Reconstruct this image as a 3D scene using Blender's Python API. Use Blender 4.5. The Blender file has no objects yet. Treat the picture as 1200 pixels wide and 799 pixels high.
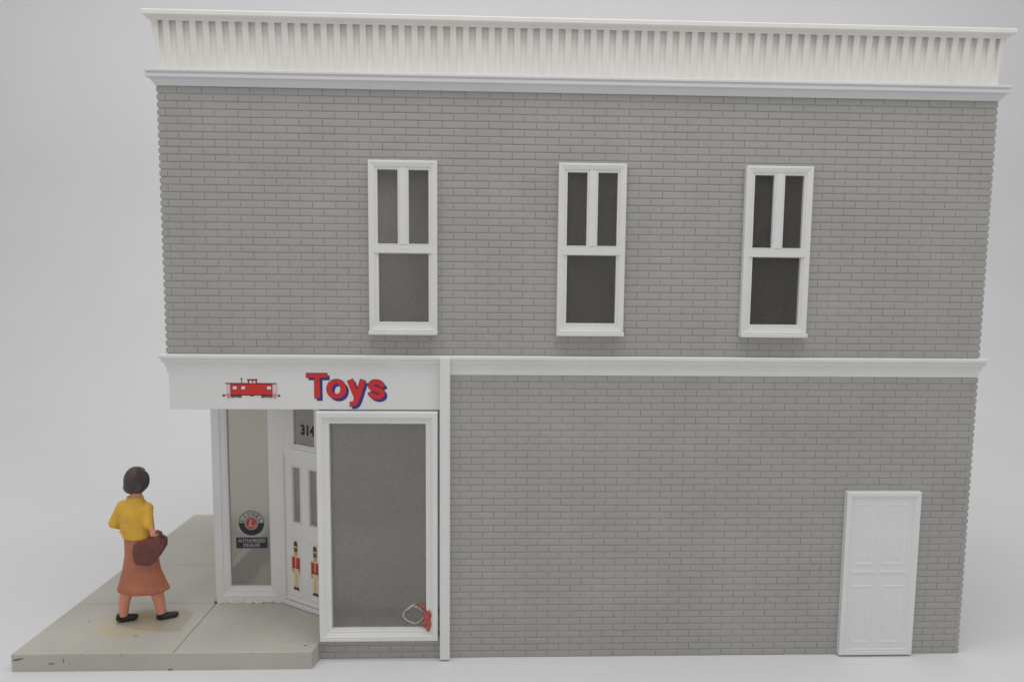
import bpy, bmesh, math, random
from mathutils import Vector, Matrix
R = math.radians
random.seed(7)
S = bpy.context.scene
C = S.collection

# ------------------------------------------------------------------ helpers
class MB:
    """collects faces; build() links them as ONE mesh object"""
    def __init__(s, fr=None):
        s.v = []; s.f = []; s.m = []; s.sm = []
        s.fr = fr or (lambda u, v, w: (u, -w, v))      # facade frame: u right, v up, w out of the wall
    def P(s, u, v, w): s.v.append(tuple(s.fr(u, v, w))); return len(s.v) - 1
    def F(s, ids, m=0, sm=False): s.f.append(tuple(ids)); s.m.append(m); s.sm.append(sm)
    def box(s, u0, u1, v0, v1, w0, w1, m=0):
        p = [s.P(u, v, w) for u, v, w in ((u0,v0,w0),(u1,v0,w0),(u1,v1,w0),(u0,v1,w0),(u0,v0,w1),(u1,v0,w1),(u1,v1,w1),(u0,v1,w1))]
        for q in ((3,2,1,0),(4,5,6,7),(0,1,5,4),(1,2,6,5),(2,3,7,6),(3,0,4,7)): s.F([p[i] for i in q], m)
    def plate(s, u0, u1, v0, v1, w0, w1, holes=(), m=0):
        """slab with rectangular holes, one closed shell"""
        us = sorted({u0, u1, *[a for h in holes for a in h[:2]]}); vs = sorted({v0, v1, *[a for h in holes for a in h[2:]]})
        us = [a for a in us if u0 <= a <= u1]; vs = [a for a in vs if v0 <= a <= v1]
        nu, nv = len(us) - 1, len(vs) - 1
        def fill(i, j):
            if not (0 <= i < nu and 0 <= j < nv): return False
            cu, cv = (us[i]+us[i+1])/2, (vs[j]+vs[j+1])/2
            return not any(h[0] < cu < h[1] and h[2] < cv < h[3] for h in holes)
        ids = {}
        def p(i, j, k):
            if (i, j, k) not in ids: ids[i, j, k] = s.P(us[i], vs[j], (w0, w1)[k])
            return ids[i, j, k]
        for i in range(nu):
            for j in range(nv):
                if not fill(i, j): continue
                s.F([p(i,j,1),p(i+1,j,1),p(i+1,j+1,1),p(i,j+1,1)], m)
                s.F([p(i,j+1,0),p(i+1,j+1,0),p(i+1,j,0),p(i,j,0)], m)
                if not fill(i-1,j): s.F([p(i,j,0),p(i,j,1),p(i,j+1,1),p(i,j+1,0)], m)
                if not fill(i+1,j): s.F([p(i+1,j,1),p(i+1,j,0),p(i+1,j+1,0),p(i+1,j+1,1)], m)
                if not fill(i,j-1): s.F([p(i,j,0),p(i+1,j,0),p(i+1,j,1),p(i,j,1)], m)
                if not fill(i,j+1): s.F([p(i,j+1,1),p(i+1,j+1,1),p(i+1,j+1,0),p(i,j+1,0)], m)
    def ring(s, u0, u1, v0, v1, prof, m=0):
        """picture-frame moulding: prof = [(inset, height)...] swept round a rectangle with mitres"""
        rows = []
        for t, w in prof:
            rows.append([s.P(u0+t, v0+t, w), s.P(u1-t, v0+t, w), s.P(u1-t, v1-t, w), s.P(u0+t, v1-t, w)])
        n = len(rows)
        for a, b in zip(rows, rows[1:] + rows[:1]):
            for i in range(4): s.F([a[i], a[(i+1)%4], b[(i+1)%4], b[i]], m)
    def poly(s, pts, w, m=0):
        s.F([s.P(u, v, w) for u, v in pts], m)
    def disc(s, cu, cv, r0, r1, w, m=0, a0=0, a1=360, n=40, ry=1.0):
        for k in range(n):
            A, B = R(a0+(a1-a0)*k/n), R(a0+(a1-a0)*(k+1)/n)
            q = [(cu+r1*math.cos(A), cv+r1*ry*math.sin(A)), (cu+r1*math.cos(B), cv+r1*ry*math.sin(B))]
            if r0 > 0: q += [(cu+r0*math.cos(B), cv+r0*ry*math.sin(B)), (cu+r0*math.cos(A), cv+r0*ry*math.sin(A))]
            else: q += [(cu, cv)]
            s.poly(q, w, m)
    def rect(s, u0, u1, v0, v1, w, m=0): s.poly([(u0,v0),(u1,v0),(u1,v1),(u0,v1)], w, m)
    def text(s, body, cu, cv, height, w, m=0, width=None, fat=0.0, rot=0.0, shear=0.0):
        cu_ = bpy.data.curves.new('t', 'FONT'); cu_.body = body; cu_.size = 1; cu_.offset = fat; cu_.shear = shear; cu_.resolution_u = 4
        o = bpy.data.objects.new('t', cu_); C.objects.link(o)
        bpy.context.view_layer.update()
        me = o.evaluated_get(bpy.context.evaluated_depsgraph_get()).to_mesh()
        xs = [v.co.x for v in me.vertices]; ys = [v.co.y for v in me.vertices]
        sx0, sx1, sy0, sy1 = min(xs), max(xs), min(ys), max(ys)
        ky = height/(sy1-sy0); kx = ky if width is None else width/(sx1-sx0)
        b = len(s.v); ca, sa = math.cos(rot), math.sin(rot)
        for v in me.vertices:
            x = (v.co.x-(sx0+sx1)/2)*kx; y = (v.co.y-(sy0+sy1)/2)*ky
            s.P(cu+x*ca-y*sa, cv+x*sa+y*ca, w)
        for p in me.polygons: s.F([b+i for i in p.vertices], m)
        bpy.data.objects.remove(o, do_unlink=True); bpy.data.curves.remove(cu_)
    def tube(s, pts, rad, n=10, m=0, cap=True):
        """round tube along world points, rad a number or a list"""
        P = [Vector(p) for p in pts]; rr = rad if isinstance(rad, (list, tuple)) else [rad]*len(P)
        rows = []; up = Vector((0.13, 0.21, 0.97))
        for i, p in enumerate(P):
            t = (P[min(i+1, len(P)-1)]-P[max(i-1, 0)]).normalized()
            a = t.cross(up)
            if a.length < 1e-3: a = t.cross(Vector((1, 0, 0)))
            a.normalize(); b = t.cross(a)
            row = []
            for k in range(n):
                q = p + (a*math.cos(2*math.pi*k/n)+b*math.sin(2*math.pi*k/n))*rr[i]
                s.v.append(tuple(q)); row.append(len(s.v)-1)
            rows.append(row)
        for a, b in zip(rows, rows[1:]):
            for k in range(n): s.F([a[k], a[(k+1)%n], b[(k+1)%n], b[k]], m, True)
        if cap: s.F(rows[0][::-1], m, True); s.F(rows[-1], m, True)
    def loft(s, rings, n=28, m=0, wave=None):
        """closed loft of ellipses (cx, cy, z, rx, ry), world space"""
        rows = []
        for j, (cx, cy, z, rx, ry) in enumerate(rings):
            row = []
            for k in range(n):
                a = 2*math.pi*k/n; g = 1 + (wave(a, z) if wave else 0)
                s.v.append((cx+rx*g*math.cos(a), cy+ry*g*math.sin(a), z)); row.append(len(s.v)-1)
            rows.append(row)
        for a, b in zip(rows, rows[1:]):
            for k in range(n): s.F([a[k], a[(k+1)%n], b[(k+1)%n], b[k]], m, True)
        s.F(rows[0][::-1], m, True); s.F(rows[-1], m, True)
    def ball(s, c, r, n=14, m=0):
        rx, ry, rz = r if isinstance(r, (list, tuple)) else (r, r, r)
        s.loft([(c[0], c[1], c[2]+rz*math.sin(t), rx*max(math.cos(t), .02), ry*max(math.cos(t), .02)) for t in [R(-90+180*i/n) for i in range(n+1)]], n=2*n, m=m)
    def capsule(s, a, b, ra, rb, n=12):
        a = Vector(a); b = Vector(b); d = (b-a).normalized()
        pts, rs = [], []
        for k in range(5): t = R(90-90*k/4); pts.append(a-d*ra*math.sin(t)); rs.append(max(ra*math.cos(t), .0015))
        for k in range(5): t = R(90*k/4); pts.append(b+d*rb*math.sin(t)); rs.append(max(rb*math.cos(t), .0015))
        s.tube(pts, rs, n)
    def build(s, name, mats, parent=None, bevel=0, smooth=False, normals=True):
        me = bpy.data.meshes.new(name); me.from_pydata(s.v, [], s.f)
        for mt in (mats if isinstance(mats, (list, tuple)) else [mats]): me.materials.append(mt)
        for p, m, sm in zip(me.polygons, s.m, s.sm): p.material_index = m; p.use_smooth = sm or smooth
        if normals:
            bm = bmesh.new(); bm.from_mesh(me); bmesh.ops.recalc_face_normals(bm, faces=bm.faces); bm.to_mesh(me); bm.free()
        o = bpy.data.objects.new(name, me); C.objects.link(o)
        if parent: o.parent = parent
        if bevel:
            b = o.modifiers.new('bevel', 'BEVEL'); b.width = bevel; b.segments = 2; b.limit_method = 'ANGLE'; b.angle_limit = R(35)
            b.harden_normals = False
        return o
    def build_remesh(s, name, mat, parent, voxel=.012, smooth=4):
        """merge all overlapping shells into one moulded surface and bake it"""
        o = s.build(name, mat, None)
        r = o.modifiers.new('r', 'REMESH'); r.mode = 'VOXEL'; r.voxel_size = voxel; r.use_smooth_shade = True
        if smooth: k = o.modifiers.new('s', 'SMOOTH'); k.iterations = smooth; k.factor = .5
        bpy.context.view_layer.update()
        me = bpy.data.meshes.new_from_object(o.evaluated_get(bpy.context.evaluated_depsgraph_get()))
        o.modifiers.clear(); old = o.data; o.data = me; me.name = name
        if not me.materials: me.materials.append(mat)
        bpy.data.meshes.remove(old)
        for p in me.polygons: p.use_smooth = True
        if parent: o.parent = parent
        return o

def tag(o, label=None, cat=None, group=None, kind=None):
    for k, v in (('label', label), ('category', cat), ('group', group), ('kind', kind)):
        if v: o[k] = v
    return o
def empty(name, loc=(0, 0, 0)):
    o = bpy.data.objects.new(name, None); C.objects.link(o); o.location = loc; o.empty_display_size = .2
    return o

def srgb(r, g, b):
    f = lambda c: (c/255/12.92) if c/255 <= .04045 else ((c/255+.055)/1.055)**2.4
    return (f(r), f(g), f(b), 1)

def mat(name, col, rough=.5, var=.06, scale=3.0, bump=.0, bscale=60, spec=.4, sss=0, fine=0, col2=None):
    m = bpy.data.materials.new(name); m.use_nodes = True; nt = m.node_tree; N = nt.nodes; L = nt.links
    b = N['Principled BSDF']; b.inputs['Roughness'].default_value = rough; b.inputs['Specular IOR Level'].default_value = spec
    tc = N.new('ShaderNodeTexCoord')
    n = N.new('ShaderNodeTexNoise'); n.inputs['Scale'].default_value = scale; n.inputs['Detail'].default_value = 5
    L.new(tc.outputs['Object'], n.inputs['Vector'])
    mx = N.new('ShaderNodeMix'); mx.data_type = 'RGBA'
    c = [*col[:3]]
    lo = [x*(1-var) for x in c]; hi = [min(x*(1+var), .95) for x in c]
    if col2: hi = list(col2[:3]); lo = c
    mx.inputs['A'].default_value = (*lo, 1); mx.inputs['B'].default_value = (*hi, 1)
    rp = N.new('ShaderNodeMapRange'); rp.inputs['From Min'].default_value = .3; rp.inputs['From Max'].default_value = .7
    L.new(n.outputs['Fac'], rp.inputs['Value']); L.new(rp.outputs['Result'], mx.inputs['Factor'])
    out = mx.outputs['Result']
    if fine:
        n3 = N.new('ShaderNodeTexNoise'); n3.inputs['Scale'].default_value = 90; n3.inputs['Detail'].default_value = 2
        L.new(tc.outputs['Object'], n3.inputs['Vector'])
        mm = N.new('ShaderNodeMapRange'); mm.inputs['From Min'].default_value = .3; mm.inputs['From Max'].default_value = .7
        mm.inputs['To Min'].default_value = 1-fine; mm.inputs['To Max'].default_value = 1+fine
        L.new(n3.outputs['Fac'], mm.inputs['Value'])
        vm = N.new('ShaderNodeVectorMath'); vm.operation = 'SCALE'
        L.new(out, vm.inputs[0]); L.new(mm.outputs['Result'], vm.inputs['Scale']); out = vm.outputs['Vector']
    L.new(out, b.inputs['Base Color'])
    if bump:
        n2 = N.new('ShaderNodeTexNoise'); n2.inputs['Scale'].default_value = bscale; n2.inputs['Detail'].default_value = 4
        L.new(tc.outputs['Object'], n2.inputs['Vector'])
        bp = N.new('ShaderNodeBump'); bp.inputs['Strength'].default_value = bump; bp.inputs['Distance'].default_value = .02
        L.new(n2.outputs['Fac'], bp.inputs['Height']); L.new(bp.outputs['Normal'], b.inputs['Normal'])
    return m

M = {}
M['brick'] = mat('grey_brick_plastic', (.380, .373, .351, 1), .5, .05, 1.2, .12, 70, .35, fine=.05)
M['white'] = mat('white_plastic', (.75, .745, .73, 1), .42, .03, 1.5, .06, 40, .4)
M['trim'] = mat('bright_white_plastic', (.705, .705, .71, 1), .42, .02, 1.5, .05, 40, .4)
M['ivory'] = mat('aged_ivory_plastic', (.80, .775, .735, 1), .45, .03, 2.0, .06, 40, .4)
M['doorwhite'] = mat('white_door_plastic', (.76, .76, .76, 1), .4, .02, 2.0, .05, 30, .4)
M['inner'] = mat('interior_plastic', (.84, .835, .82, 1), .6, .05, 2)
M['red'] = mat('red_print', srgb(208, 48, 48), .5, .05, 8)
M['dkred'] = mat('dark_red_print', srgb(120, 32, 44), .5, .05, 8)
M['blue'] = mat('blue_print', srgb(48, 56, 150), .5, .05, 8)
M['black'] = mat('black_print', srgb(32, 31, 33), .5, .05, 8)
M['navy'] = mat('navy_print', srgb(38, 40, 56), .45, .05, 8)
M['pale'] = mat('pale_print', srgb(225, 218, 214), .5, .03, 8)
M['pink'] = mat('pink_print', srgb(214, 140, 142), .5, .05, 8)
M['silver'] = mat('silver_print', srgb(170, 172, 168), .4, .04, 8)
M['tan'] = mat('tan_print', srgb(120, 98, 62), .5, .2, 20)
M['cream'] = mat('cream_print', srgb(222, 200, 160), .5, .06, 15)
M['flesh_print'] = mat('flesh_print', srgb(206, 150, 115), .5, .06, 15)
M['st_pale'] = mat('sticker_pale_print', srgb(176, 172, 164), .45, .04, 8)
M['st_red'] = mat('sticker_red_print', srgb(176, 74, 70), .45, .05, 8)
M['coat'] = mat('faded_red_print', srgb(178, 62, 52), .5, .08, 20)
M['boot'] = mat('dull_black_print', srgb(66, 56, 48), .5, .08, 20)
M['num'] = mat('number_print', srgb(30, 30, 30), .5, .05, 8)
M['skin'] = mat('painted_skin', srgb(222, 152, 126), .5, .06, 6, .05, 25)
M['hair'] = mat('painted_dark_hair', srgb(74, 63, 60), .45, .25, 9, .35, 22)
M['blouse'] = mat('painted_mustard_top', srgb(222, 174, 62), .5, .10, 7, .12, 18)
M['skirt'] = mat('painted_terracotta_skirt', srgb(178, 109, 83), .5, .14, 6, .12, 18)
M['shoe'] = mat('painted_black_shoe', srgb(36, 35, 38), .4, .1, 6)
M['bag'] = mat('painted_maroon_bag', srgb(112, 64, 58), .5, .18, 9, .25, 20)
M['gluered'] = mat('red_glue', srgb(150, 48, 44), .4, .3, 22, .5, 40, col2=srgb(196, 108, 98))
M['gluewhite'] = mat('dry_glue', srgb(205, 190, 178), .4, .12, 25, .3, 40)
M['glue'] = mat('clear_glue_bead', srgb(212, 208, 202), .35, .06, 10, .3, 30)
M['scuff'] = mat('dark_scuff', srgb(124, 120, 111), .7, .3, 20)

def film(name, tint, dif, fac, rough=.35, diffuse_through=.0, sp=.3, blur=.75):
    """grey translucent window film: see-through, diffusing and grey reflecting shares, fine speckle"""
    m = bpy.data.materials.new(name); m.use_nodes = True; nt = m.node_tree; N = nt.nodes; L = nt.links
    b = N['Principled BSDF']; out = N['Material Output']
    b.inputs['Roughness'].default_value = rough; b.inputs['Specular IOR Level'].default_value = .35
    tc = N.new('ShaderNodeTexCoord'); n = N.new('ShaderNodeTexNoise'); n.inputs['Scale'].default_value = 48; n.inputs['Detail'].default_value = 1
    n.inputs['Roughness'].default_value = .7
    L.new(tc.outputs['Object'], n.inputs['Vector'])
    def speck(c, k):
        r = N.new('ShaderNodeValToRGB'); r.color_ramp.elements[0].position = .32; r.color_ramp.elements[1].position = .68
        r.color_ramp.elements[0].color = (*[min(x*(1-k), 1) for x in c], 1); r.color_ramp.elements[1].color = (*[min(x*(1+k), 1) for x in c], 1)
        L.new(n.outputs['Fac'], r.inputs['Fac']); return r.outputs['Color']
    L.new(speck(dif, sp), b.inputs['Base Color'])
    if diffuse_through:
        t = N.new('ShaderNodeBsdfRefraction'); t.inputs['IOR'].default_value = 1.12; t.inputs['Roughness'].default_value = blur
    else: t = N.new('ShaderNodeBsdfTransparent')
    t.inputs['Color'].default_value = (*tint, 1)
    src = t.outputs[0]
    if diffuse_through:
        d = N.new('ShaderNodeBsdfTranslucent'); L.new(speck([x*.85 for x in tint], sp*.55), d.inputs['Color'])
        m1 = N.new('ShaderNodeMixShader'); m1.inputs['Fac'].default_value = diffuse_through
        L.new(src, m1.inputs[1]); L.new(d.outputs[0], m1.inputs[2]); src = m1.outputs[0]
    mx = N.new('ShaderNodeMixShader'); mx.inputs['Fac'].default_value = fac
    L.new(src, mx.inputs[1]); L.new(b.outputs[0], mx.inputs[2]); L.new(mx.outputs[0], out.inputs['Surface'])
    return m
M['film'] = film('grey_window_film', (1, .992, .972), (.165, .160, .152), .22, .35, .28, .40, .42)
M['film_shop_lit'] = film('room_lit_window_film', (1, .992, .972), (.33, .325, .312), .22, .35, .28, .28, .42)  # lighter copy of the film; its colour stands in for a brighter ground-floor room
M['film_light'] = film('light_window_film', (.99, .985, .945), (.25, .248, .230), .20, .35, .25, .08, .40)
M['base'] = film('clear_base_plastic', (.99, .985, .965), (.46, .445, .40), .08, .22)
M['clear'] = film('clear_glazing', (.97, .96, .94), (.5, .5, .5), .06, .2)

def frame_of(origin, du, dn):
    o = Vector(origin); du = Vector(du); dn = Vector(dn)
    return lambda u, v, w: tuple(o + du*u + dn*w + Vector((0, 0, v)))
LEFT = frame_of((0, 4.45, 0), (0, -1, 0), (-1, 0, 0))          # street front (faces left), u runs towards the camera
RIGHT = frame_of((10, 0, 0), (0, 1, 0), (1, 0, 0))
DOOR = frame_of((.98, 1.02, 0), (.86389, -.50368, 0), (-.50368, -.86389, 0))
CORN = frame_of((0, 1.06, 0), (1, 0, 0), (0, -1, 0))
DEPTH = 4.45

# ------------------------------------------------------------------ setting: white sweep + pavement slab
def sweep_mat():
    m = mat('white_sweep', (.72, .72, .725, 1), .6, .015, .35, .03, 12, .25)
    nt = m.node_tree; N = nt.nodes; L = nt.links; b = N['Principled BSDF']
    src = b.inputs['Base Color'].links[0].from_socket
    tc = N.new('ShaderNodeTexCoord'); v = N.new('ShaderNodeTexVoronoi'); v.inputs['Scale'].default_value = 1.1; v.inputs['Randomness'].default_value = 1
    L.new(tc.outputs['Object'], v.inputs['Vector'])
    n = N.new('ShaderNodeTexNoise'); n.inputs['Scale'].default_value = 30; L.new(tc.outputs['Object'], n.inputs['Vector'])
    ad = N.new('ShaderNodeMath'); ad.operation = 'MULTIPLY_ADD'; ad.inputs[1].default_value = .03
    L.new(n.outputs['Fac'], ad.inputs[0]); L.new(v.outputs['Distance'], ad.inputs[2])
    lt = N.new('ShaderNodeMath'); lt.operation = 'LESS_THAN'; lt.inputs[1].default_value = .030
    L.new(ad.outputs[0], lt.inputs[0])
    mx = N.new('ShaderNodeMix'); mx.data_type = 'RGBA'; L.new(lt.outputs[0], mx.inputs['Factor'])
    L.new(src, mx.inputs['A']); mx.inputs['B'].default_value = srgb(120, 116, 112); L.new(mx.outputs['Result'], b.inputs['Base Color'])
    return m
g = MB(lambda u, v, w: (u, v, w))
prof = [(-14, 0), (-6, 0), (0, 0), (9, 0)] + [(9+9*math.sin(R(a)), 9-9*math.cos(R(a))) for a in range(6, 91, 6)] + [(18, 18), (18, 34)]
rows = [[g.P(x, y, z) for x in (-34, -12, 0, 10, 24, 46)] for y, z in prof]
for a, b in zip(rows, rows[1:]):
    for k in range(5): g.F([a[k], a[k+1], b[k+1], b[k]], 0, True)
tag(g.build('backdrop', sweep_mat(), normals=False), kind='structure')

def pavement_mat():
    m = mat('pavement_plastic', (.478, .463, .415, 1), .6, .05, 1.4, .15, 50, .3, fine=.06)
    nt = m.node_tree; N = nt.nodes; L = nt.links; b = N['Principled BSDF']; src = b.inputs['Base Color'].links[0].from_socket
    tc = N.new('ShaderNodeTexCoord')
    # yellowed ring of old glue round the figure's foot plate
    mp = N.new('ShaderNodeMapping'); mp.inputs['Location'].default_value = (.80, -.43*1.55, 0); mp.inputs['Scale'].default_value = (1, 1.55, 0)
    L.new(tc.outputs['Object'], mp.inputs['Vector'])
    n = N.new('ShaderNodeTexNoise'); n.inputs['Scale'].default_value = 5; n.inputs['Detail'].default_value = 5; L.new(tc.outputs['Object'], n.inputs['Vector'])
    ln = N.new('ShaderNodeVectorMath'); ln.operation = 'LENGTH'; L.new(mp.outputs[0], ln.inputs[0])
    ad = N.new('ShaderNodeMath'); ad.operation = 'MULTIPLY_ADD'; ad.inputs[1].default_value = .5; L.new(n.outputs['Fac'], ad.inputs[0]); L.new(ln.outputs['Value'], ad.inputs[2])
    r = N.new('ShaderNodeValToRGB'); e = r.color_ramp.elements
    e[0].position = .48; e[0].color = (.25, .25, .25, 1); e[1].position = .74; e[1].color = (0, 0, 0, 1)
    k = e.new(.63); k.color = (.5, .5, .5, 1)
    L.new(ad.outputs[0], r.inputs['Fac'])
    mx = N.new('ShaderNodeMix'); mx.data_type = 'RGBA'; L.new(r.outputs['Color'], mx.inputs['Factor']); L.new(src, mx.inputs['A'])
    mx.inputs['B'].default_value = srgb(196, 176, 118)
    # sparse dark flecks
    v = N.new('ShaderNodeTexVoronoi'); v.inputs['Scale'].default_value = 3.2; L.new(tc.outputs['Object'], v.inputs['Vector'])
    ad2 = N.new('ShaderNodeMath'); ad2.operation = 'MULTIPLY_ADD'; ad2.inputs[1].default_value = .12
    n2 = N.new('ShaderNodeTexNoise'); n2.inputs['Scale'].default_value = 24; L.new(tc.outputs['Object'], n2.inputs['Vector'])
    L.new(n2.outputs['Fac'], ad2.inputs[0]); L.new(v.outputs['Distance'], ad2.inputs[2])
    lt = N.new('ShaderNodeMath'); lt.operation = 'LESS_THAN'; lt.inputs[1].default_value = .074; L.new(ad2.outputs[0], lt.inputs[0])
    sc = N.new('ShaderNodeMath'); sc.operation = 'MULTIPLY'; sc.inputs[1].default_value = .4; L.new(lt.outputs[0], sc.inputs[0])
    mx2 = N.new('ShaderNodeMix'); mx2.data_type = 'RGBA'; L.new(sc.outputs[0], mx2.inputs['Factor']); L.new(mx.outputs['Result'], mx2.inputs['A'])
    mx2.inputs['B'].default_value = srgb(112, 106, 94); L.new(mx2.outputs['Result'], b.inputs['Base Color'])
    return m
pv = MB(lambda u, v, w: (u, v, w))
HS = .227; G = .008; XL, YF = -1.89, -.222
def slab(pts, z1=HS, ins=.012):
    """one paving flag: polygon with eased upper edge"""
    cx = sum(p[0] for p in pts)/len(pts); cy = sum(p[1] for p in pts)/len(pts)
    inn = []
    for x, y in pts:
        dx, dy = x-cx, y-cy
        inn.append((x-math.copysign(ins, dx), y-math.copysign(ins, dy)))
    lo = [pv.P(x, y, 0) for x, y in pts]; mid = [pv.P(x, y, z1-ins*.8) for x, y in pts]; hi = [pv.P(x, y, z1) for x, y in inn]
    n = len(pts)
    for i in range(n):
        j = (i+1) % n
        pv.F([lo[i], lo[j], mid[j], mid[i]]); pv.F([mid[i], mid[j], hi[j], hi[i]])
    pv.F(hi); pv.F(lo[::-1])
ys = [YF, 1.0, 2.235, 3.468, 4.48]
for i in range(4):
    y0, y1 = ys[i] + (G/2 if i else 0), ys[i+1] - (G/2 if i < 3 else 0)
    x1 = .037-G/2 if i == 0 else -.001
    slab([(XL, y0), (x1, y0), (x1, y1), (XL, y1)])
slab([(.037+G/2, YF), (1.712, YF), (1.752, -.03), (1.752, .60), (1.0, 1.0), (.037+G/2, 1.0)])
slab([(.037+G/2, 1.0+G), (.98, 1.0+G), (.98, 1.08), (.037+G/2, 1.08)], HS-.004)
pv.box(.0335, .0405, 0, .01, 0, 0.001) if False else None
for q in ((.0325, .0415, YF+.0015, .99, 0, HS-.02),):
    pv.box(*q)
# nicks and scuffs on the kerb face (2 mm proud)
for x, z, w, h, sl in ((-1.83, .15, .09, .022, .2), (-1.78, .162, .07, .014, .25), (-1.435, .105, .04, .014, -.3), (-1.40, .098, .03, .02, .3), (-1.275, .14, .012, .055, 1.2), (-1.20, .09, .008, .02, 0), (-.575, .205, .012, .022, -.6), (.0, .012, .06, .02, .1), (-1.05, .214, .02, .008, 0), (1.0, .2, .03, .006, 0)):
    p = [(x-w/2, z-h/2), (x+w/2, z-h/2+sl*w*.5), (x+w/2*.8, z+h/2+sl*w*.5), (x-w/2*.7, z+h/2)]
    pv.F([pv.P(a, YF-.002, c) for a, c in p], 1)
for x, y, w, h in ((1.60, -.09, .05, .022), (1.615, .01, .025, .02), (-.62, .16, .05, .02), (.55, .45, .02, .012), (-1.43, .52, .03, .02)):
    pv.F([pv.P(a, c, HS+.002) for a, c in ((x-w/2, y-h/2), (x+w*.4, y-h*.4), (x+w/2, y+h/2), (x-w*.3, y+h*.4))], 1)
tag(pv.build('pavement', [pavement_mat(), M['scuff']], normals=False), kind='structure')

# ------------------------------------------------------------------ the shop building
shop = empty('shop_building', (0, 0, 0))
tag(shop, 'two storey grey brick model toy shop with white trim and flared white parapet', 'building')

WINX = (2.4275, 4.685, 6.946); WW = .8135; ZT, ZB = 6.1774, 4.1184
HOLES = [(x+.08, x+WW-.08, ZB+.12, ZT-.09) for x in WINX]
LWIN = [(.45, .45+.8135), (1.80, 1.80+.8135), (3.15, 3.15+.8135)]                                # u ranges of two windows in the street front
ROW = .0863; BL = .2795

def bricks(mb, u0, u1, v0, v1, nrow, holes=(), phase=.0, out=.0085, soft=.015, gap=.0020):
    h = (v1-v0)/nrow
    for r in range(nrow):
        a, b = v0+r*h, v0+(r+1)*h; c = (a+b)/2
        segs = [(u0, u1)]
        for hu0, hu1, hv0, hv1 in holes:
            if hv0 < c < hv1:
                segs = [q for s0, s1 in segs for q in ((s0, min(s1, hu0)), (max(s0, hu1), s1)) if q[1]-q[0] > .03]
        ph = phase + (BL/2 if r % 2 else 0)
        for s0, s1 in segs:
            k = math.floor((s0-ph)/BL); cuts = [s0]
            while True:
                k += 1; x = ph+k*BL
                if x >= s1-.03: break
                if x > s0+.03: cuts.append(x + random.uniform(-.004, .004))
            cuts.append(s1)
            for x0, x1 in zip(cuts, cuts[1:]):
                o = out + random.uniform(-.0012, .0012); g_ = gap + random.uniform(-.0008, .0010)
                jz = random.uniform(-.001, .001)
                rows = []
                for ins, iu, w in ((g_, .0007, -.004), (g_+soft*.22, .0007+soft*.08, o*.55), (g_+soft*.55, soft*.28, o*.88), (g_+soft, soft*.56, o)):
                    rows.append([mb.P(x0+iu, a+ins+jz, w), mb.P(x1-iu, a+ins+jz, w), mb.P(x1-iu, b-ins+jz, w), mb.P(x0+iu, b-ins+jz, w)])
                for p, q in zip(rows, rows[1:]):
                    for i in range(4): mb.F([p[i], p[(i+1)%4], q[(i+1)%4], q[i]])
                mb.F(rows[-1])

# masonry: one shell for the long side wall, street front, right end and back
wall = MB()
wall.plate(0, 10, 3.62, 7.0, -.09, 0, HOLES)
wall.plate(3.28, 10, 0, 3.617, -.09, 0)
wall.plate(1.757, 3.277, 0, .30, -.09, 0)
bricks(wall, -.004, 10.004, 3.866, 6.998, 36, HOLES, .078)
bricks(wall, 3.30, 10.004, 0, 3.63, 42, [(8.42, 9.32, 0, 2.15)], 3.517-BL*12)
bricks(wall, 1.745, 3.277, 0, .262, 3, (), 1.948-BL*6)
wall.fr = LEFT
LH = [(u0+.08, u1-.08, ZB+.12, ZT-.09) for u0, u1 in LWIN]
wall.plate(0, DEPTH-.093, 3.62, 7.0, -.09, 0, LH)
bricks(wall, 0, DEPTH+.008, 3.866, 6.998, 36, LH, .02, .026, .034, .007)
wall.fr = RIGHT
wall.plate(.093, DEPTH, 0, 7.0, -.09, 0)
bricks(wall, -.008, DEPTH, 0, 3.63, 42, (), .08, .026, .034, .007); bricks(wall, -.008, DEPTH, 3.866, 6.998, 36, (), .08, .026, .034, .007)
wall.fr = lambda u, v, w: (u, DEPTH+w, v)
wall.plate(0, 10, 0, 7.0, .002, .09)
wall.build('brick_wall', M['brick'], shop, normals=False)

inn = MB(lambda u, v, w: (u, v, w))
inn.fr = lambda u, v, w: (u, v, w)
inn.plate(.095, 9.905, .095, DEPTH-.003, 3.30, 3.38, [(.3, 4.2, 1.5, 4.2)])               # floor between the storeys; opening added to pass light down
inn.plate(.095, 9.905, .095, DEPTH-.003, 6.90, 6.97, [(.6, 2.3, 1.0, 4.1)])               # roof deck; unseen opening added to let light in
inn.box(.02, 9.905, 1.14, DEPTH-.003, .02, .06)
inn.box(3.29, 9.904, .0925, .0945, .062, 3.298); inn.box(.096, 9.904, DEPTH-.0025, DEPTH+.0005, .062, 6.88)
flo = inn.build('inner_floor', M['inner'], shop)
roof_gl = MB(W3_ := (lambda u, v, w: (u, v, w))); roof_gl.box(.58, 2.32, .98, 4.12, 6.972, 6.985); roof_gl.build('added_roof_glazing', M['clear'], shop)  # unseen glazing over the roof opening, added to light the rooms behind the panes
sf = MB(lambda u, v, w: (u, v, w)); sf.box(.012, 1.76, .012, 1.12, 3.215, 3.255)
sf.box(1.758, 1.800, .0925, .62, .31, 3.19)
sf.build('porch_lining', M['white'], shop)

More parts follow.
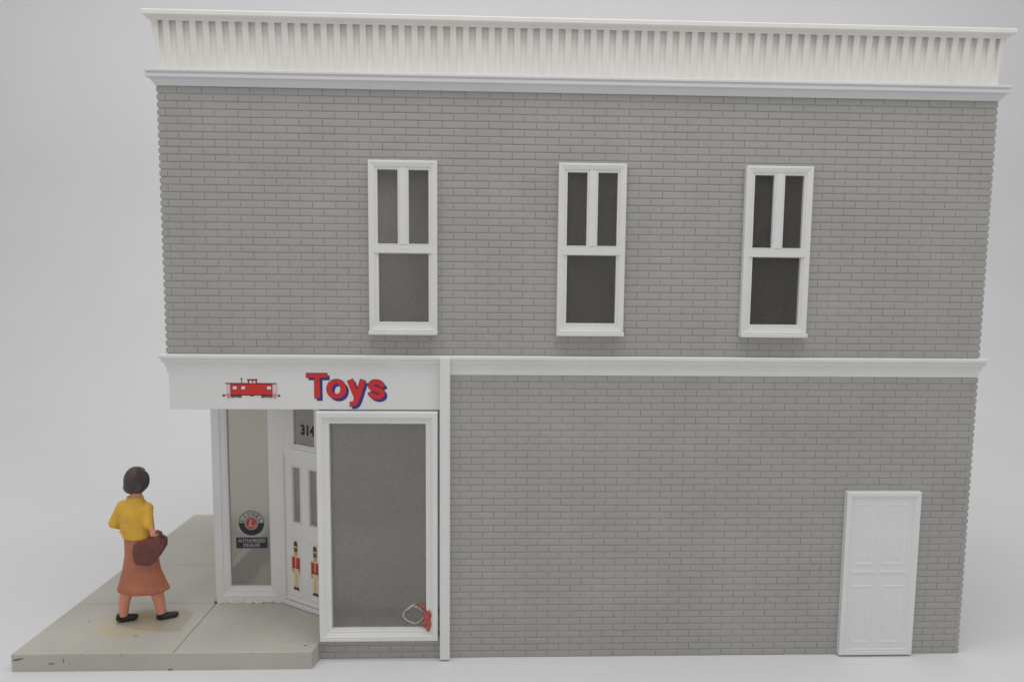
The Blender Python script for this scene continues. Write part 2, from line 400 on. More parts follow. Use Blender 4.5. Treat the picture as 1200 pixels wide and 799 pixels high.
def swept(mb, prof, x0, x1, ends=True, yl=DEPTH):
    """moulding run along the side wall, mitred round both corners; prof = [(out, z)...] from wall round to wall"""
    path = lambda o: [(x0-o, yl), (x0-o, -o), (x1+o, -o), (x1+o, yl)]
    rows = [[mb.P(x, y, z) for x, y in path(o)] for o, z in prof]
    for a, b in zip(rows, rows[1:] + rows[:1]):
        for k in range(3): mb.F([a[k], a[k+1], b[k+1], b[k]])
    for k in (0, 3): mb.F([r[k] for r in rows])
W3 = lambda u, v, w: (u, v, w)

# belt course over the ground floor
bc = MB(W3)
swept(bc, [(-.02, 3.866), (.07, 3.866), (.082, 3.858), (.082, 3.822), (.062, 3.815), (.060, 3.775), (.036, 3.762), (.036, 3.735), (.018, 3.70), (.016, 3.664), (.012, 3.626), (-.02, 3.626)], 0, 10)
bc.build('belt_course', M['white'], shop, bevel=.004)

# parapet: moulding, bracketed frieze, coping
par = MB(W3)
par.box(.02, 9.98, .02, .11, 7.02, 7.76); par.box(.02, .11, .113, DEPTH, 7.02, 7.757); par.box(9.89, 9.98, .113, DEPTH, 7.02, 7.757)
def bracket(mb, o, du, dn, half):
    """flaring modillion: flush at its foot, leaning out to carry the coping"""
    pr = [(-.03, 7.16), (.0, 7.16), (.004, 7.30), (.011, 7.43), (.021, 7.55), (.034, 7.66), (.044, 7.735), (-.03, 7.735)]
    for sgn in (0,):
        A = []; B = []
        for d, z in pr:
            t = half*(.86 + .14*(z-7.16)/.57) if False else half*(1.22 - .22*(z-7.16)/.57)
            A.append(mb.P(o[0]-du[0]*t+dn[0]*d, o[1]-du[1]*t+dn[1]*d, z)); B.append(mb.P(o[0]+du[0]*t+dn[0]*d, o[1]+du[1]*t+dn[1]*d, z))
        n = len(pr)
        for i in range(n): mb.F([A[i], A[(i+1)%n], B[(i+1)%n], B[i]])
        mb.F(A); mb.F(B[::-1])
swept(par, [(.002, 7.166), (-.003, 7.27), (-.009, 7.38), (-.012, 7.50), (-.013, 7.733), (-.1, 7.733), (-.1, 7.166)], 0, 10)
NB = 66; PI_ = (9.87-.13)/(NB-1)
for k in range(NB): bracket(par, (.13+PI_*k, .0), (1, 0), (0, -1), .035)
for k in range(30):
    y = .13+.1485*k
    bracket(par, (.0, y), (0, 1), (-1, 0), .035); bracket(par, (10, y), (0, 1), (1, 0), .035)
for x, sx in ((.0, -1), (10., 1)):                              # corner piece, flares both ways
    pr = [(0, 7.16), (.004, 7.30), (.011, 7.43), (.021, 7.55), (.034, 7.66), (.044, 7.735)]
    rows = []
    for d, z in pr:
        rows.append([par.P(x+sx*d, -d, z), par.P(x-sx*.038, -d, z), par.P(x-sx*.038, .05, z), par.P(x+sx*d, .05, z)])
    for a, b in zip(rows, rows[1:]):
        for i in range(4): par.F([a[i], a[(i+1)%4], b[(i+1)%4], b[i]])
    par.F(rows[0]); par.F(rows[-1])
parapet = par.build('parapet', M['ivory'], shop, bevel=.004)
pm = MB(W3)
swept(pm, [(-.02, 7.163), (.092, 7.163), (.106, 7.157), (.106, 7.130), (.088, 7.128), (.088, 7.116), (.094, 7.112), (.094, 7.074), (.086, 7.068), (.060, 7.066), (.052, 7.040), (.034, 7.018), (.026, 6.994), (-.02, 6.994)], 0, 10)
pm.build('moulding', M['trim'], parapet, bevel=.004)
cp = MB(W3)
swept(cp, [(-.11, 7.762), (-.11, 7.815), (.098, 7.815), (.108, 7.807), (.108, 7.758), (.100, 7.752), (.060, 7.750), (.056, 7.720), (.050, 7.714), (.03, 7.714), (.03, 7.736), (-.02, 7.736), (-.02, 7.762)], 0, 10)
cp.build('coping', M['ivory'], parapet, bevel=.005)

# corner trim strip (pilaster) that runs from ground to belt course
pl = MB(); pl.box(3.272, 3.397, .022, 3.845, .002, .096)
pl.build('trim_strip', M['white'], shop, bevel=.012)

# upper windows -------------------------------------------------
FPROF = [(0, .004), (0, .070), (.008, .076), (.033, .076), (.036, .071), (.056, .071), (.059, .066), (.075, .066), (.075, .004)]
def win_mesh(fr, x0, zt, zb, name_parent, glass='film'):
    f = MB(fr); x1 = x0+WW
    f.ring(x0, x1, zb+.035, zt, FPROF)
    xm = x0+WW/2
    zr0, zr1 = zt-1.087, zt-.985
    f.plate(x0+.073, x1-.073, zb+.105, zt-.073, .010, .056, [(x0+.107, x0+.345, zr1, zt-.105), (x0+.475, x1-.103, zr1, zt-.105), (x0+.115, x1-.103, zb+.155, zr0)])
    f.box(x0+.055, x1-.055, zr0+.006, zr1-.006, .05, .072)                       # meeting rail
    f.box(xm-.040, xm+.044, zr1+.004, zt-.08, .05, .066)                        # mullion
    for a, b in ((x0+.10, x0+.352), (x0+.468, x1-.096)): f.box(a, b, zr1-.004, zr1+.012, .05, .069)
    w = f.build('window', M['white'], name_parent, bevel=.005)
    for a, b, c, d in ((x0+.10, x0+.352, zr1-.006, zt-.10), (x0+.468, x1-.096, zr1-.006, zt-.10), (x0+.108, x1-.096, zb+.148, zr0+.006)):
        p = MB(fr); p.box(a, b, c, d, .000, .008)
        p.build('pane', M[glass], w)
    s = MB(fr)
    s.box(x0-.004, x1+.004, zb+.0, zb+.048, .004, .112); s.box(x0+.03, x1-.03, zb+.0485, zb+.066, .06, .090)
    s.build('sill', M['white'], w, bevel=.014)
    return w
FRONT = lambda u, v, w: (u, -w, v)
first = win_mesh(FRONT, WINX[0], ZT, ZB, shop)
def copy_part(o, dx):
    c = o.copy(); C.objects.link(c); c.parent = shop; c.location.x += dx
    for ch in list(o.children):
        d = ch.copy(); C.objects.link(d); d.parent = c
    return c
for x in WINX[1:]: copy_part(first, x-WINX[0])
for u0, u1 in LWIN: win_mesh(LEFT, u0, ZT, ZB, shop, 'clear')

# display window -------------------------------------------------
dw = MB()
X0, X1, Z0, Z1 = 1.776, 3.246, .268, 3.176
dw.ring(X0, X1, Z0, Z1, [(0, -.06), (0, .082), (.007, .090), (.066, .090), (.071, .076), (.088, .076), (.092, .064), (.125, .064), (.130, .058), (.147, .058), (.150, .012), (.150, -.06)])
dwo = dw.build('display_window', M['white'], shop, bevel=.004)
p = MB(); p.box(X0+.14, X1-.14, Z0+.148, Z1-.13, .000, .009); p.build('pane', M['film_shop_lit'], dwo)
# torn dab of red glue and a dried ring on the lower right corner
gl = MB(W3)
rg = random.Random(3)
for k in range(26):
    t = k/25; x = 3.07+.085*t*rg.uniform(.3, 1)+rg.uniform(-.015, .015); z = .70-.27*t+rg.uniform(-.02, .02)
    yy = -.02 if x < 3.09 else -.066
    gl.ball((x, yy-.004, z), (rg.uniform(.012, .03), .014, rg.uniform(.015, .034)), 6)
for k in range(26):
    gl.ball((3.10+rg.uniform(-.02, .045), -.070, .55+rg.uniform(-.10, .08)), (rg.uniform(.016, .036), .030, rg.uniform(.018, .038)), 6)
gl.tube([(2.96, -.013, .735), (3.0, -.016, .70), (3.05, -.016, .675), (3.09, -.02, .70), (3.10, -.03, .76)], [.006, .010, .014, .010, .005], 8)
gl.build_remesh('red_glue', M['gluered'], dwo, .0075, 1)
rr = MB(W3)
pts = []
for k in range(33):
    a = 2*math.pi*k/32; x = 2.945+.125*math.cos(a)*(1.12 if math.cos(a) < -.7 else 1); z = .575+.115*math.sin(a)*(1-.25*abs(math.cos(a)))
    pts.append((x+.004*math.sin(5*a), -.012, z+.006*math.cos(7*a)))
rr.tube(pts, [.008+.004*math.sin(3*k) for k in range(33)], 8)
rr.tube([(2.81, -.012, .60), (2.86, -.012, .66), (2.91, -.012, .70), (2.96, -.013, .725)], [.004, .007, .007, .006], 8)
rr.tube([(2.79, -.012, .565), (2.83, -.012, .585)], [.003, .006], 8)
rr.build_remesh('dried_glue_ring', M['gluewhite'], dwo, .006, 1)

# sign fascia -----------------------------------------------------
fa = MB(); fa.box(0.004, 3.268, 3.192, 3.70, -.05, .012); fa.fr = LEFT; fa.box(0, DEPTH-.06, 3.192, 3.70, -.05, .004)
fo = fa.build('sign_fascia', M['white'], shop, bevel=.006)
tx = lambda x: 1.516+x*.0010233
tz = lambda y: 3.766-y*.001035
def stroke(mb, pts, wid, w, m, dx=0, dz=0, grow=0):
    """flat lettering stroke along a centre line, widths per point"""
    P = [Vector((tx(x)+dx, tz(y)+dz)) for x, y in pts]; A = []; B = []
    for i, p_ in enumerate(P):
        t = (P[min(i+1, len(P)-1)]-P[max(i-1, 0)]).normalized(); n = Vector((-t.y, t.x)); hw = (wid[i] if isinstance(wid, list) else wid)*.0010233/2 + grow
        e = t*grow*(-1 if i == 0 else 1 if i == len(P)-1 else 0)
        A.append(p_+n*hw+e); B.append(p_-n*hw+e)
    for i in range(len(P)-1): mb.poly([A[i], A[i+1], B[i+1], B[i]], w, m)
def bez(ctrl, n=8):
    out = []
    for a, b, c, d in ctrl:
        for k in range(n):
            t = k/n; q = [(1-t)**3*a[i]+3*(1-t)**2*t*b[i]+3*(1-t)*t*t*c[i]+t**3*d[i] for i in (0, 1)]
            if not out or (Vector(q)-Vector(out[-1])).length > 1e-4: out.append(tuple(q))
    out.append(ctrl[-1][3]); return out
S_CURVE = bez([((1035, 282), (1018, 208), (900, 205), (892, 262)), ((892, 262), (892, 318), (1028, 305), (1028, 358)), ((1028, 358), (1028, 418), (895, 415), (880, 345))], 9)
Y_TAIL = bez([((802, 200), (775, 275), (750, 355), (730, 415)), ((730, 415), (712, 475), (700, 492), (643, 488))], 7)
def toys(mb, w, m, dx, dz, grow):
    e = w + .0
    k = grow
    mb.rect(tx(132)+dx-k, tx(378)+dx+k, tz(174)+dz-k, tz(122)+dz+k, w, m)
    mb.rect(tx(226)+dx-k, tx(292)+dx+k, tz(418)+dz-k, tz(174)+dz-k, w, m)
    cx, cz = tx(486)+dx, tz(308)+dz; a, b, c, d = .1195+k, .1205+k, .051-k, .066-k
    n = 44
    for i in range(n):
        A, B = 2*math.pi*i/n, 2*math.pi*(i+1)/n
        mb.poly([(cx+a*math.cos(A), cz+b*math.sin(A)), (cx+a*math.cos(B), cz+b*math.sin(B)), (cx+c*math.cos(B), cz+d*math.sin(B)), (cx+c*math.cos(A), cz+d*math.sin(A))], w, m)
    stroke(mb, [(648, 200), (690, 312), (726, 405)], [70, 66, 60], w+.0003, m, dx, dz, k)
    stroke(mb, Y_TAIL, [66]*8+[62, 60, 58, 56, 54, 52, 50][:len(Y_TAIL)-8], w+.0006, m, dx, dz, k)
    wid = [52+14*math.sin(math.pi*i/(len(S_CURVE)-1)) for i in range(len(S_CURVE))]
    stroke(mb, S_CURVE, wid, w, m, dx, dz, k)
lt = MB()
toys(lt, .0145, 0, .027, -.030, .002)
toys(lt, .0165, 1, 0, 0, .0045)
toys(lt, .0185, 2, 0, 0, -.001)
lt.build('lettering', [M['blue'], M['dkred'], M['red']], fo, normals=False)
cx_ = lambda x: .598+x*.0007567
cz_ = lambda y: 3.709-y*.000777
cb = MB()
def cr(x0, x1, y0, y1, m, w=.0150): cb.rect(cx_(x0), cx_(x1), cz_(y1), cz_(y0), w, m)
cr(180, 850, 262, 438, 0); cr(105, 915, 248, 264, 1, .0158); cr(465, 605, 205, 262, 0); cr(448, 616, 187, 206, 1, .0158)
cr(462, 470, 205, 262, 1, .0158); cr(598, 606, 205, 262, 1, .0158)
cr(488, 528, 212, 252, 2, .0162); cr(546, 580, 212, 252, 2, .0162)
for a, b in ((222, 282), (357, 416), (765, 828)): cr(a-7, b+7, 293, 355, 1, .0156); cr(a, b, 300, 348, 2, .0162)
cr(140, 178, 270, 416, 2); cr(853, 905, 270, 416, 2)
for x in (130, 163): cr(x, x+8, 264, 420, 4, .0158)
for x in (866, 906): cr(x, x+8, 264, 420, 4, .0158)
for a, b in ((120, 182), (856, 912)): cr(a, b, 415, 452, 4, .0160); cr(a+6, b-8, 452, 490, 4, .0160)
cr(180, 850, 430, 444, 1, .0158)
for x in (210, 337, 692, 826): cb.disc(cx_(x), cz_(460), 0, .018, .0164, 3, n=20); cb.disc(cx_(x), cz_(460), 0, .007, .0168, 5, n=12)
for a, b in ((236, 312), (718, 800)): cr(a, b, 446, 474, 3, .0162); cr(a+18, b-18, 456, 464, 5, .0167)
cr(425, 500, 436, 446, 3, .0162); cr(500, 552, 436, 456, 3, .0162)
cr(62, 122, 440, 450, 3); cr(910, 968, 440, 450, 3); cr(58, 92, 430, 460, 3, .0156); cr(938, 970, 432, 462, 3, .0156)
cr(358, 370, 184, 250, 1); cr(340, 382, 174, 186, 1, .0156)
cb.build('caboose_emblem', [M['red'], M['dkred'], M['pale'], M['black'], M['pink'], M['silver']], fo, normals=False)

# recessed corner shop window --------------------------------------
cw = MB(CORN)
cw.plate(.012, .985, .22, 3.21, -.05, .012, [(.232, .852, .445, 3.10)])
cw.ring(.036, .985, .225, 3.21, [(0, .0), (0, .046), (.008, .052), (.105, .052), (.112, .036), (.130, .036), (.136, .028), (.168, .028), (.174, .02), (.192, .018), (.192, .0)])
cwo = cw.build('corner_window', M['white'], shop, bevel=.005)
p = MB(CORN); p.box(.222, .862, .435, 3.11, -.030, -.018); p.build('pane', M['film_light'], cwo)
st = MB(CORN); CX, CZ, RR, w0 = .528, 1.352, .198, -.012
st.disc(CX, CZ, 0, RR, w0, 0, n=48)
st.disc(CX, CZ, RR*.90, RR*.96, w0+.0008, 1, n=48)
st.disc(CX, CZ, RR*.0, RR*.90, w0+.0008, 2, n=48)
st.disc(CX, CZ, RR*.50, RR*.85, w0+.0016, 1, 4, 176, 36)
for i, ch in enumerate('LIONEL'):
    a = R(160-28*i); st.text(ch, CX+RR*.675*math.cos(a), CZ+RR*.675*math.sin(a), RR*.25, w0+.0024, 2, width=RR*(.07 if ch == 'I' else .21), fat=.02, rot=a-math.pi/2)
st.disc(CX, CZ, 0, RR*.47, w0+.0020, 1, n=36); st.disc(CX, CZ, 0, RR*.415, w0+.0028, 3, n=36)
st.text('L', CX-RR*.02, CZ+RR*.02, RR*.48, w0+.0036, 1, width=RR*.34, fat=.02, shear=.25)
st.disc(CX+.03, CZ-.02, RR*.10, RR*.15, w0+.0036, 1, 200, 380, 14)
st.rect(.308, .746, .990, 1.148, w0, 2)
st.text('AUTHORIZED', .527, 1.102, .050, w0+.0010, 1, width=.385, fat=.01); st.text('DEALER', .527, 1.037, .050, w0+.0010, 1, width=.235, fat=.01)
st.build('dealer_sticker', [M['silver'], M['st_pale'], M['navy'], M['st_red']], cwo, normals=False)
gb = MB(W3); rg = random.Random(11)
for k in range(46):
    x = .07+.92*k/45; gb.ball((x, 1.0+rg.uniform(-.012, .01), .228+rg.uniform(0, .02)), (rg.uniform(.014, .03), rg.uniform(.014, .028), rg.uniform(.010, .03)), 6)
gb.build_remesh('glue_bead', M['glue'], cwo, .009, 2)

# angled shop door --------------------------------------------------
dr = MB(DOOR)
LI = [(.213, .352), (.528, .667)]
dr.plate(.0, .888, .235, 3.21, -.05, .0, [(.245, .635, 2.49, 3.10)] + [(a, b, 1.44, 2.21) for a, b in LI])
dr.plate(.0, .888, .24, 3.21, .0, .030, [(.062, .82, .30, 3.205)])                         # jambs
dr.ring(.062, .82, 2.42, 3.20, [(0, -.005), (0, .026), (.05, .026), (.056, .014), (.09, .014), (.096, .004), (.12, .004), (.12, -.005)])
dr.box(.064, .818, 2.345, 2.418, -.01, .016)
dr.box(.02, .868, .236, .300, -.01, .046); dr.box(.05, .84, .302, .330, -.01, .022)
for a, b in LI:
    dr.ring(a-.024, b+.024, 1.416, 2.234, [(0, -.004), (0, .010), (.014, .012), (.020, .0), (.020, -.004)])
for a, b in ((.128, .362), (.50, .745)):
    dr.ring(a, b, .38, 1.215, [(0, -.004), (.008, .010), (.018, .010), (.028, .001), (.028, -.004)])
dro = dr.build('shop_door', M['white'], shop, bevel=.003)
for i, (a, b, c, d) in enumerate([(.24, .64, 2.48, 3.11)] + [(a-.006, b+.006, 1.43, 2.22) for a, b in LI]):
    p = MB(DOOR); p.box(a, b, c, d, -.045, -.036); p.build('pane', M['film_shop_lit'], dro)
nm = MB(DOOR); nm.text('314', .487, 2.745, .150, -.031, 0, width=.262, fat=.045); nm.build('house_number', M['num'], dro, normals=False)
def soldier(sc):
    q = MB(DOOR); w = .004
    U = lambda x: sc+(x-61)*.0032; V = lambda y: 1.168-(y-368)*.00245
    def r(x0, x1, y0, y1, m, k=0): q.rect(U(x0), U(x1), V(y1), V(y0), w+k*.0008, m)
    q.disc(U(61), V(382), 0, .034, w, 0, n=20, ry=1.0); r(50, 72, 380, 430, 0); r(52, 70, 400, 406, 5, 1)
    q.disc(U(61), V(440), 0, .030, w+.0008, 1, n=18, ry=1.25); r(52, 70, 424, 431, 4, 2)
    q.poly([(U(44), V(462)), (U(50), V(456)), (U(72), V(456)), (U(78), V(462)), (U(76), V(528)), (U(46), V(528))][::-1], w+.0008, 2)
    for a, b in ((38, 47), (76, 85)): r(a, b, 461, 536, 2, 2); r(a, b-1, 536, 556, 1, 2)
    r(43, 79, 456, 464, 5, 3); r(59, 63, 464, 526, 5, 3); r(46, 76, 520, 528, 4, 3)
    r(47, 60, 528, 640, 3, 1); r(62, 76, 528, 640, 3, 1); r(60, 62, 540, 640, 0, 1)
    q.poly([(U(45), V(655)), (U(60), V(655)), (U(60), V(638)), (U(49), V(638))], w+.0016, 4); q.poly([(U(62), V(655)), (U(80), V(655)), (U(75), V(638)), (U(62), V(638))], w+.0016, 4)
    q.build('toy_soldier_picture', [M['tan'], M['flesh_print'], M['coat'], M['cream'], M['boot'], M['cream']], dro, normals=False)
soldier(.250); soldier(.617)

# street front below the fascia (faces left): glazed shop front
sfm = MB(LEFT)
sfm.plate(.0, DEPTH-1.12, .0, 3.19, -.06, .0, [(.15, 3.22, .50, 3.05)])
for a, b in ((.09, 3.28),): sfm.ring(a, b, .44, 3.11, [(0, -.004), (0, .03), (.03, .03), (.036, .018), (.06, .018), (.06, -.004)])
so = sfm.build('street_window', M['white'], shop, bevel=.004)
p = MB(LEFT); p.box(.14, 3.23, .49, 3.06, -.04, -.03); p.build('pane', M['clear'], so)

# plain four-panel side door at the right -----------------------------
sd = MB(); a0, a1, b0, b1 = 8.395, 9.350, .022, 2.172
sd.box(a0, a1, b0, b1, .002, .048)
sd.ring(a0, a1, b0, b1, [(0, .04), (0, .066), (.008, .074), (.050, .074), (.056, .064), (.070, .064), (.078, .0505), (.078, .04)])
mid = (a0+a1)/2 - .02
for x0, x1 in ((a0+.125, mid-.055), (mid+.055, a1-.145)):
    sd.ring(x0, x1, b0+1.19, b1-.15, [(0, .045), (.008, .0535), (.018, .054), (.040, .0495), (.046, .045)])
    sd.box(x0+.075, x1-.075, b0+1.26, b1-.22, .045, .0512)
    sd.ring(x0, x1, b0+.15, b0+.93, [(0, .045), (.008, .0535), (.018, .054), (.040, .0495), (.046, .045)])
    sd.box(x0+.075, x1-.075, b0+.22, b0+.86, .045, .0512)
    sd.box(x0-.03, x1+.01, b0+1.085, b0+1.120, .045, .0565)
sd.box(a0+.02, a1-.02, b0+.055, b0+.085, .05, .070)
sd.build('side_door', M['doorwhite'], shop, bevel=.007)

# ------------------------------------------------------------------ figure on the pavement
fig = empty('person', (-.77, .60, HS))
tag(fig, 'painted figure of a dark haired woman in mustard top and terracotta skirt walking', 'person')
U = lambda x: (x-217.8)*.00308 + .005           # relative to the figure's base point
def Zf(y):                                       # height above the pavement
    lift = 0 if y < 200 else .085*(y-200)/390 if y < 590 else .085*max(0, 715-y)/125
    return 2.321-HS-(y-54.5)*.00321 + lift
fd = Vector((.16, .987, 0))                       # the way she faces: away to the right
sd_ = Vector((.987, -.16, 0))                     # her right side
body = MB(W3)
hc = Vector((U(217), .0, Zf(113)))
body.ball(tuple(hc+fd*.02), (.118, .130, .155), 12)
body.ball(tuple(hc+fd*.10+Vector((0, 0, -.075))), (.075, .075, .080), 8)          # jaw
body.capsule(tuple(hc+fd*.155+Vector((0, 0, .01))), tuple(hc+fd*.185+Vector((0, 0, -.035))), .016, .024)   # nose
for sg in (-1, 1): body.ball(tuple(hc+sd_*.118*sg+fd*.02+Vector((0, 0, -.01))), (.028, .028, .045), 6)
body.capsule((U(218), .01, Zf(150)), (U(212), .0, Zf(205)), .068, .080)
body.loft([(U(cx), 0, Zf(y), rx*.00308, ry*.00308) for cx, y, rx, ry in ((212, 196, 24, 22), (212, 215, 52, 34), (217, 250, 62, 44), (222, 300, 58, 42), (228, 345, 54, 40), (235, 400, 56, 44), (238, 470, 55, 44))])
# legs under the skirt
legs = [[(222, 470, -.01), (196, 560, .0), (172, 640, .0), (170, 690, .0)], [(250, 470, .03), (286, 560, .05), (308, 640, .06), (318, 685, .07)]]
for q, rs in zip(legs, ([.115, .092, .072, .056], [.115, .092, .070, .056])):
    body.tube([(U(x), y, Zf(z)) for x, z, y in q], rs, 14)
# arms: upper, forearm, hand with five fingers
def hand(mb, wrist, d, side, curl):
    d = d.normalized(); side = side.normalized(); nrm = d.cross(side)
    mb.capsule(tuple(wrist), tuple(wrist+d*.055), .026, .030)
    for k, (o, ln) in enumerate(((-.030, .070), (-.010, .080), (.010, .076), (.028, .058))):
        b = wrist+d*.075+side*o; m1 = b+d*ln*.5+nrm*curl*.3*ln; e = m1+d*ln*.3+nrm*curl*ln*.6
        mb.capsule(tuple(b), tuple(m1), .0115, .0105); mb.capsule(tuple(m1), tuple(e), .0105, .0085)
    t = wrist+d*.03-side*.03; mb.capsule(tuple(t), tuple(t+d*.045-side*.025), .0125, .010)
LA = [Vector((U(165), .0, Zf(228))), Vector((U(132), -.02, Zf(300))), Vector((U(166), .14, Zf(342)))]
RA = [Vector((U(266), -.03, Zf(228))), Vector((U(284), -.10, Zf(288))), Vector((U(302), -.12, Zf(306)))]
for A in (LA, RA):
    body.capsule(tuple(A[0]), tuple(A[1]), .060, .052); body.capsule(tuple(A[1]), tuple(A[2]), .050, .034)
hand(body, LA[2], Vector((.5, .6, -.5)), Vector((.2, .4, .6)), .6)
hand(body, RA[2], Vector((.55, -.05, -.55)), Vector((.6, .6, .5)), -.8)
bo = body.build_remesh('body', M['skin'], fig, .0095, 3)

for sg in (-1, 1):
    ey = MB(W3); ey.ball(tuple(hc+fd*.148+sd_*.05*sg+Vector((0, 0, .012))), (.014, .014, .012), 6)
    ey.build('eye', M['shoe'], fig, normals=False)

hr = MB(W3)
hr.ball(tuple(hc-fd*.030+Vector((.004, 0, .008))), (.128, .140, .172), 12)
hr.ball(tuple(hc-fd*.045+Vector((-.025, 0, -.075))), (.098, .10, .10), 10)
hr.ball(tuple(hc-fd*.035+Vector((.05, 0, -.07))), (.095, .10, .10), 10)
hr.ball(tuple(hc+fd*.035+Vector((-.02, 0, .080))), (.105, .105, .078), 10)
hr.ball(tuple(hc-sd_*.092+fd*.03+Vector((0, 0, .0))), (.050, .06, .12), 8)
hr.ball(tuple(hc+sd_*.092+fd*.025+Vector((0, 0, -.01))), (.062, .07, .125), 8)
hr.build_remesh('hair', M['hair'], fig, .011, 3)

bl = MB(W3)
bl.loft([(U((l+r)/2), 0, Zf(y), (r-l)/2*.00308, ry*.00308) for l, r, y, ry in ((188, 238, 186, 24), (180, 245, 195, 27), (162, 258, 206, 34), (148, 272, 222, 42), (144, 283, 250, 50), (152, 287, 290, 48), (160, 292, 325, 46), (164, 299, 352, 48), (166, 300, 360, 47))])
bl.loft([(U(212), 0, Zf(y), rx*.00308, ry*.00308) for y, rx, ry in ((196, 36, 30), (184, 32, 29), (180, 28, 25))])
bl.capsule(tuple(LA[0]), tuple(LA[1]), .084, .070); bl.capsule(tuple(LA[1]), tuple(LA[1].lerp(LA[2], .8)), .070, .050)
bl.capsule(tuple(RA[0]), tuple(RA[1]), .080, .062); bl.capsule(tuple(RA[1]), tuple(RA[1].lerp(RA[2], .45)), .060, .046)
bl.ball((U(268), -.05, Zf(258)), (.075, .08, .10), 8)
bl.capsule((U(200), -.12, Zf(300)), (U(222), -.12, Zf(350)), .03, .025); bl.capsule((U(170), -.08, Zf(330)), (U(240), -.12, Zf(352)), .022, .022)
bl.build_remesh('blouse', M['blouse'], fig, .011, 3)

sk = MB(W3)
sk.loft([(U((l+r)/2), y0, Zf(y), (r-l)/2*.00308*(.95 if y > 450 else 1), ry*.00308) for l, r, y, ry, y0 in ((190, 285, 330, 30, 0), (170, 300, 345, 44, 0), (175, 305, 400, 47, 0), (176, 308, 440, 49, 0), (163, 320, 500, 54, .01), (147, 343, 560, 62, .02), (140, 356, 586, 66, .02), (142, 354, 597, 65, .02), (165, 330, 598, 50, .02), (200, 290, 570, 30, .02))],
        n=72, wave=lambda a, z: (.035*math.sin(7*a+1.0)+.02*math.sin(12*a))*max(0, min(1, (Zf(430)-z)/.45)))
sk.build_remesh('skirt', M['skirt'], fig, .011, 2)
for x0, x1, z0, z1, yy in ((139, 223, 716, 704, -.01), (296, 382, 716, 700, .06)):
    sh = MB(W3); h = U(x0)+.055; t = U(x1)-.035
    ht = Zf(z0)+.050
    sh.capsule((h, yy, ht+.028), (t, yy+.055, Zf(z1)+.030), .050, .036); sh.capsule((h+.03, yy+.01, ht+.018), (t-.02, yy+.05, Zf(z1)+.018), .058, .046)
    sh.ball((h+.01, yy+.01, ht+.055), (.058, .058, .045), 8)
    sh.build_remesh('shoe', M['shoe'], fig, .010, 3)
bs = MB(W3); LEAN_ = R(-2.9)
pp = [(-.30, .08), (-.2, -.14), (.1, -.25), (.55, -.325), (.700, -.315), (.682, .14), (.52, .24), (-.1, .22)]
lo = [bs.P(x, y+.05, .012-x*math.tan(LEAN_)) for x, y in pp]; hi = [bs.P(x, y+.05, .022-x*math.tan(LEAN_)) for x, y in pp]
for i in range(8): bs.F([lo[i], lo[(i+1)%8], hi[(i+1)%8], hi[i]])
bs.F(hi); bs.F(lo[::-1])
bs.build('base_plate', M['base'], fig, bevel=.006)

# handbag held at her right hip
hb = empty('handbag', (-.52, .40, 1.0))
tag(hb, 'maroon brown handbag held against the right hip of the walking woman', 'handbag')
off = Vector((-.77, .60, HS)) - Vector((-.52, .40, 1.0))
bag = MB(W3)
out = [(219, 374), (250, 358), (308, 336), (332, 340), (346, 352), (347, 386), (326, 428), (300, 468), (286, 477), (232, 471), (222, 455), (217, 420)]
A = []; B = []
for x, y in out:
    px = Vector((U(x), -.205+(x-217)*.0006, Zf(y)))+off; qx = px+Vector((.0, .125, 0)); A.append(bag.P(*px)); B.append(bag.P(*qx))
n = len(out)
for i in range(n): bag.F([A[i], A[(i+1)%n], B[(i+1)%n], B[i]])
bag.F(A); bag.F(B[::-1])
bd = bag.build('bag_body', M['bag'], hb, bevel=.028)
for p_ in bd.data.polygons: p_.use_smooth = True
bd.modifiers['bevel'].segments = 4
fl = MB(W3)
fo_ = [(226, 378), (252, 364), (308, 343), (334, 350), (336, 372), (318, 398), (270, 408), (232, 418)]
A = []; B = []
for x, y in fo_:
    px = Vector((U(x), -.220+(x-217)*.0006, Zf(y)))+off; A.append(fl.P(*px)); B.append(fl.P(*(px+Vector((0, .03, 0)))))
n = len(fo_)
for i in range(n): fl.F([A[i], A[(i+1)%n], B[(i+1)%n], B[i]])
fl.F(A); fl.F(B[::-1])
fl.build('flap', M['bag'], hb, bevel=.012)
hb.scale = (.92, .92, .92); hb.location.z += .038; hb.location.x += .042
hd = MB(W3)
hd.tube([Vector((U(x), y, Zf(z)))+off for x, z, y in ((300, 345, -.10), (303, 322, -.11), (316, 312, -.12), (330, 318, -.12), (337, 345, -.11))], .020, 10)
hd.build('handle', M['bag'], hb)

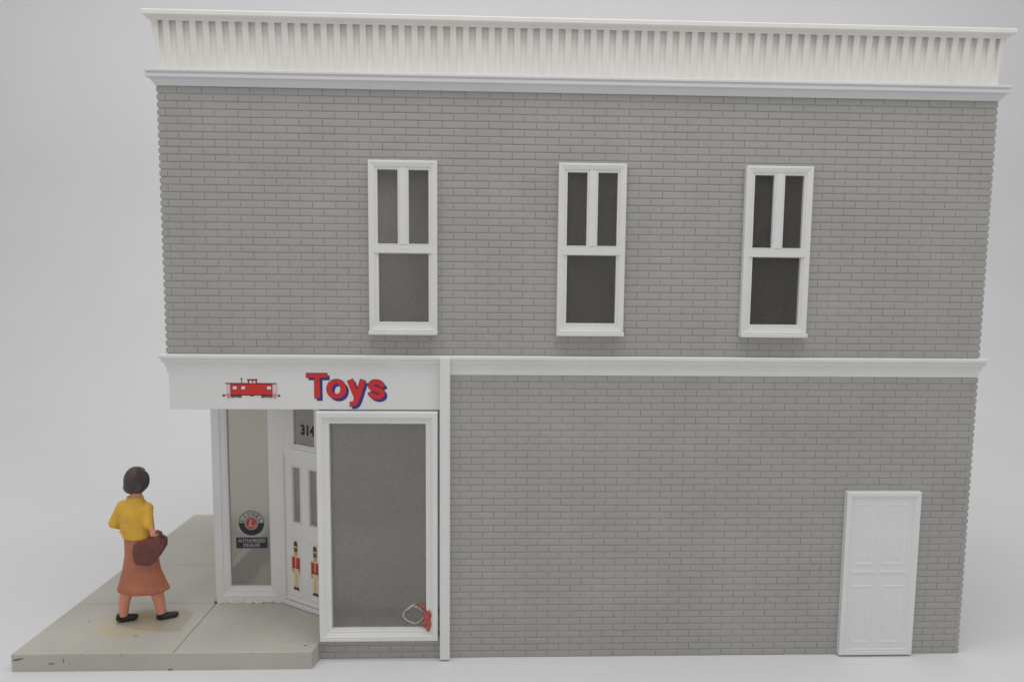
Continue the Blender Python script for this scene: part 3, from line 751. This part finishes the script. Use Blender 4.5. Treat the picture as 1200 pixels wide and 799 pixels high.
K = 1.013; LEAN = R(2.9); RY = Matrix.Rotation(LEAN, 3, 'Y'); base_ = Vector(fig.location); moved = base_ + Vector((-.058, -.085, 0))
fig.scale = (K, K, K); fig.rotation_euler.y = LEAN; fig.location = moved
hb.location = moved + RY @ ((hb.location-base_)*K); hb.scale = (.92*K,)*3; hb.rotation_euler.y = LEAN

# ------------------------------------------------------------------ light, camera
w = bpy.data.worlds.new('World'); S.world = w; w.use_nodes = True
bgd = w.node_tree.nodes['Background']; bgd.inputs['Color'].default_value = (.98, .98, 1.0, 1); bgd.inputs['Strength'].default_value = .53
def area(name, loc, aim, sx, sy, power, col=(1, 1, 1)):
    l = bpy.data.lights.new(name, 'AREA'); l.shape = 'RECTANGLE'; l.size = sx; l.size_y = sy; l.energy = power; l.color = col
    o = bpy.data.objects.new(name, l); C.objects.link(o); o.location = loc
    o.rotation_euler = (Vector(aim)-Vector(loc)).to_track_quat('-Z', 'Y').to_euler(); return o
area('overhead_softbox', (4.5, -2.5, 16), (4.8, 0, 0), 18, 9, 1280, (1, .985, .96))
area('backdrop_softbox', (4.8, 8, 17), (4.8, 17, 7), 38, 5, 900, (1, .99, .98))

cd = bpy.data.cameras.new('camera'); cam = bpy.data.objects.new('camera', cd); C.objects.link(cam); S.camera = cam
yaw, pit, rol = .03147582, .08558437, .00939187
cy, sy, cpp, sp = math.cos(yaw), math.sin(yaw), math.cos(pit), math.sin(pit)
fwd = Vector((sy*cpp, cy*cpp, -sp)); rt = Vector((cy, -sy, 0)); up = rt.cross(fwd)
rt2 = rt*math.cos(rol)+up*math.sin(rol); up2 = -rt*math.sin(rol)+up*math.cos(rol)
m4 = Matrix((rt2, up2, -fwd)).transposed().to_4x4(); m4.translation = (3.90480098, -7.70284067, 4.70828168)
cam.matrix_world = m4
cd.sensor_fit = 'HORIZONTAL'; cd.sensor_width = 36; cd.lens = 740.89852/1200*36; cd.clip_end = 200; cd.clip_start = .05
cd.dof.use_dof = True; cd.dof.focus_distance = 7.9; cd.dof.aperture_fstop = .25
vs = S.view_settings; vs.view_transform = 'Standard'; vs.look = 'None'; vs.exposure = 0; vs.gamma = 1
S.display_settings.display_device = 'sRGB'
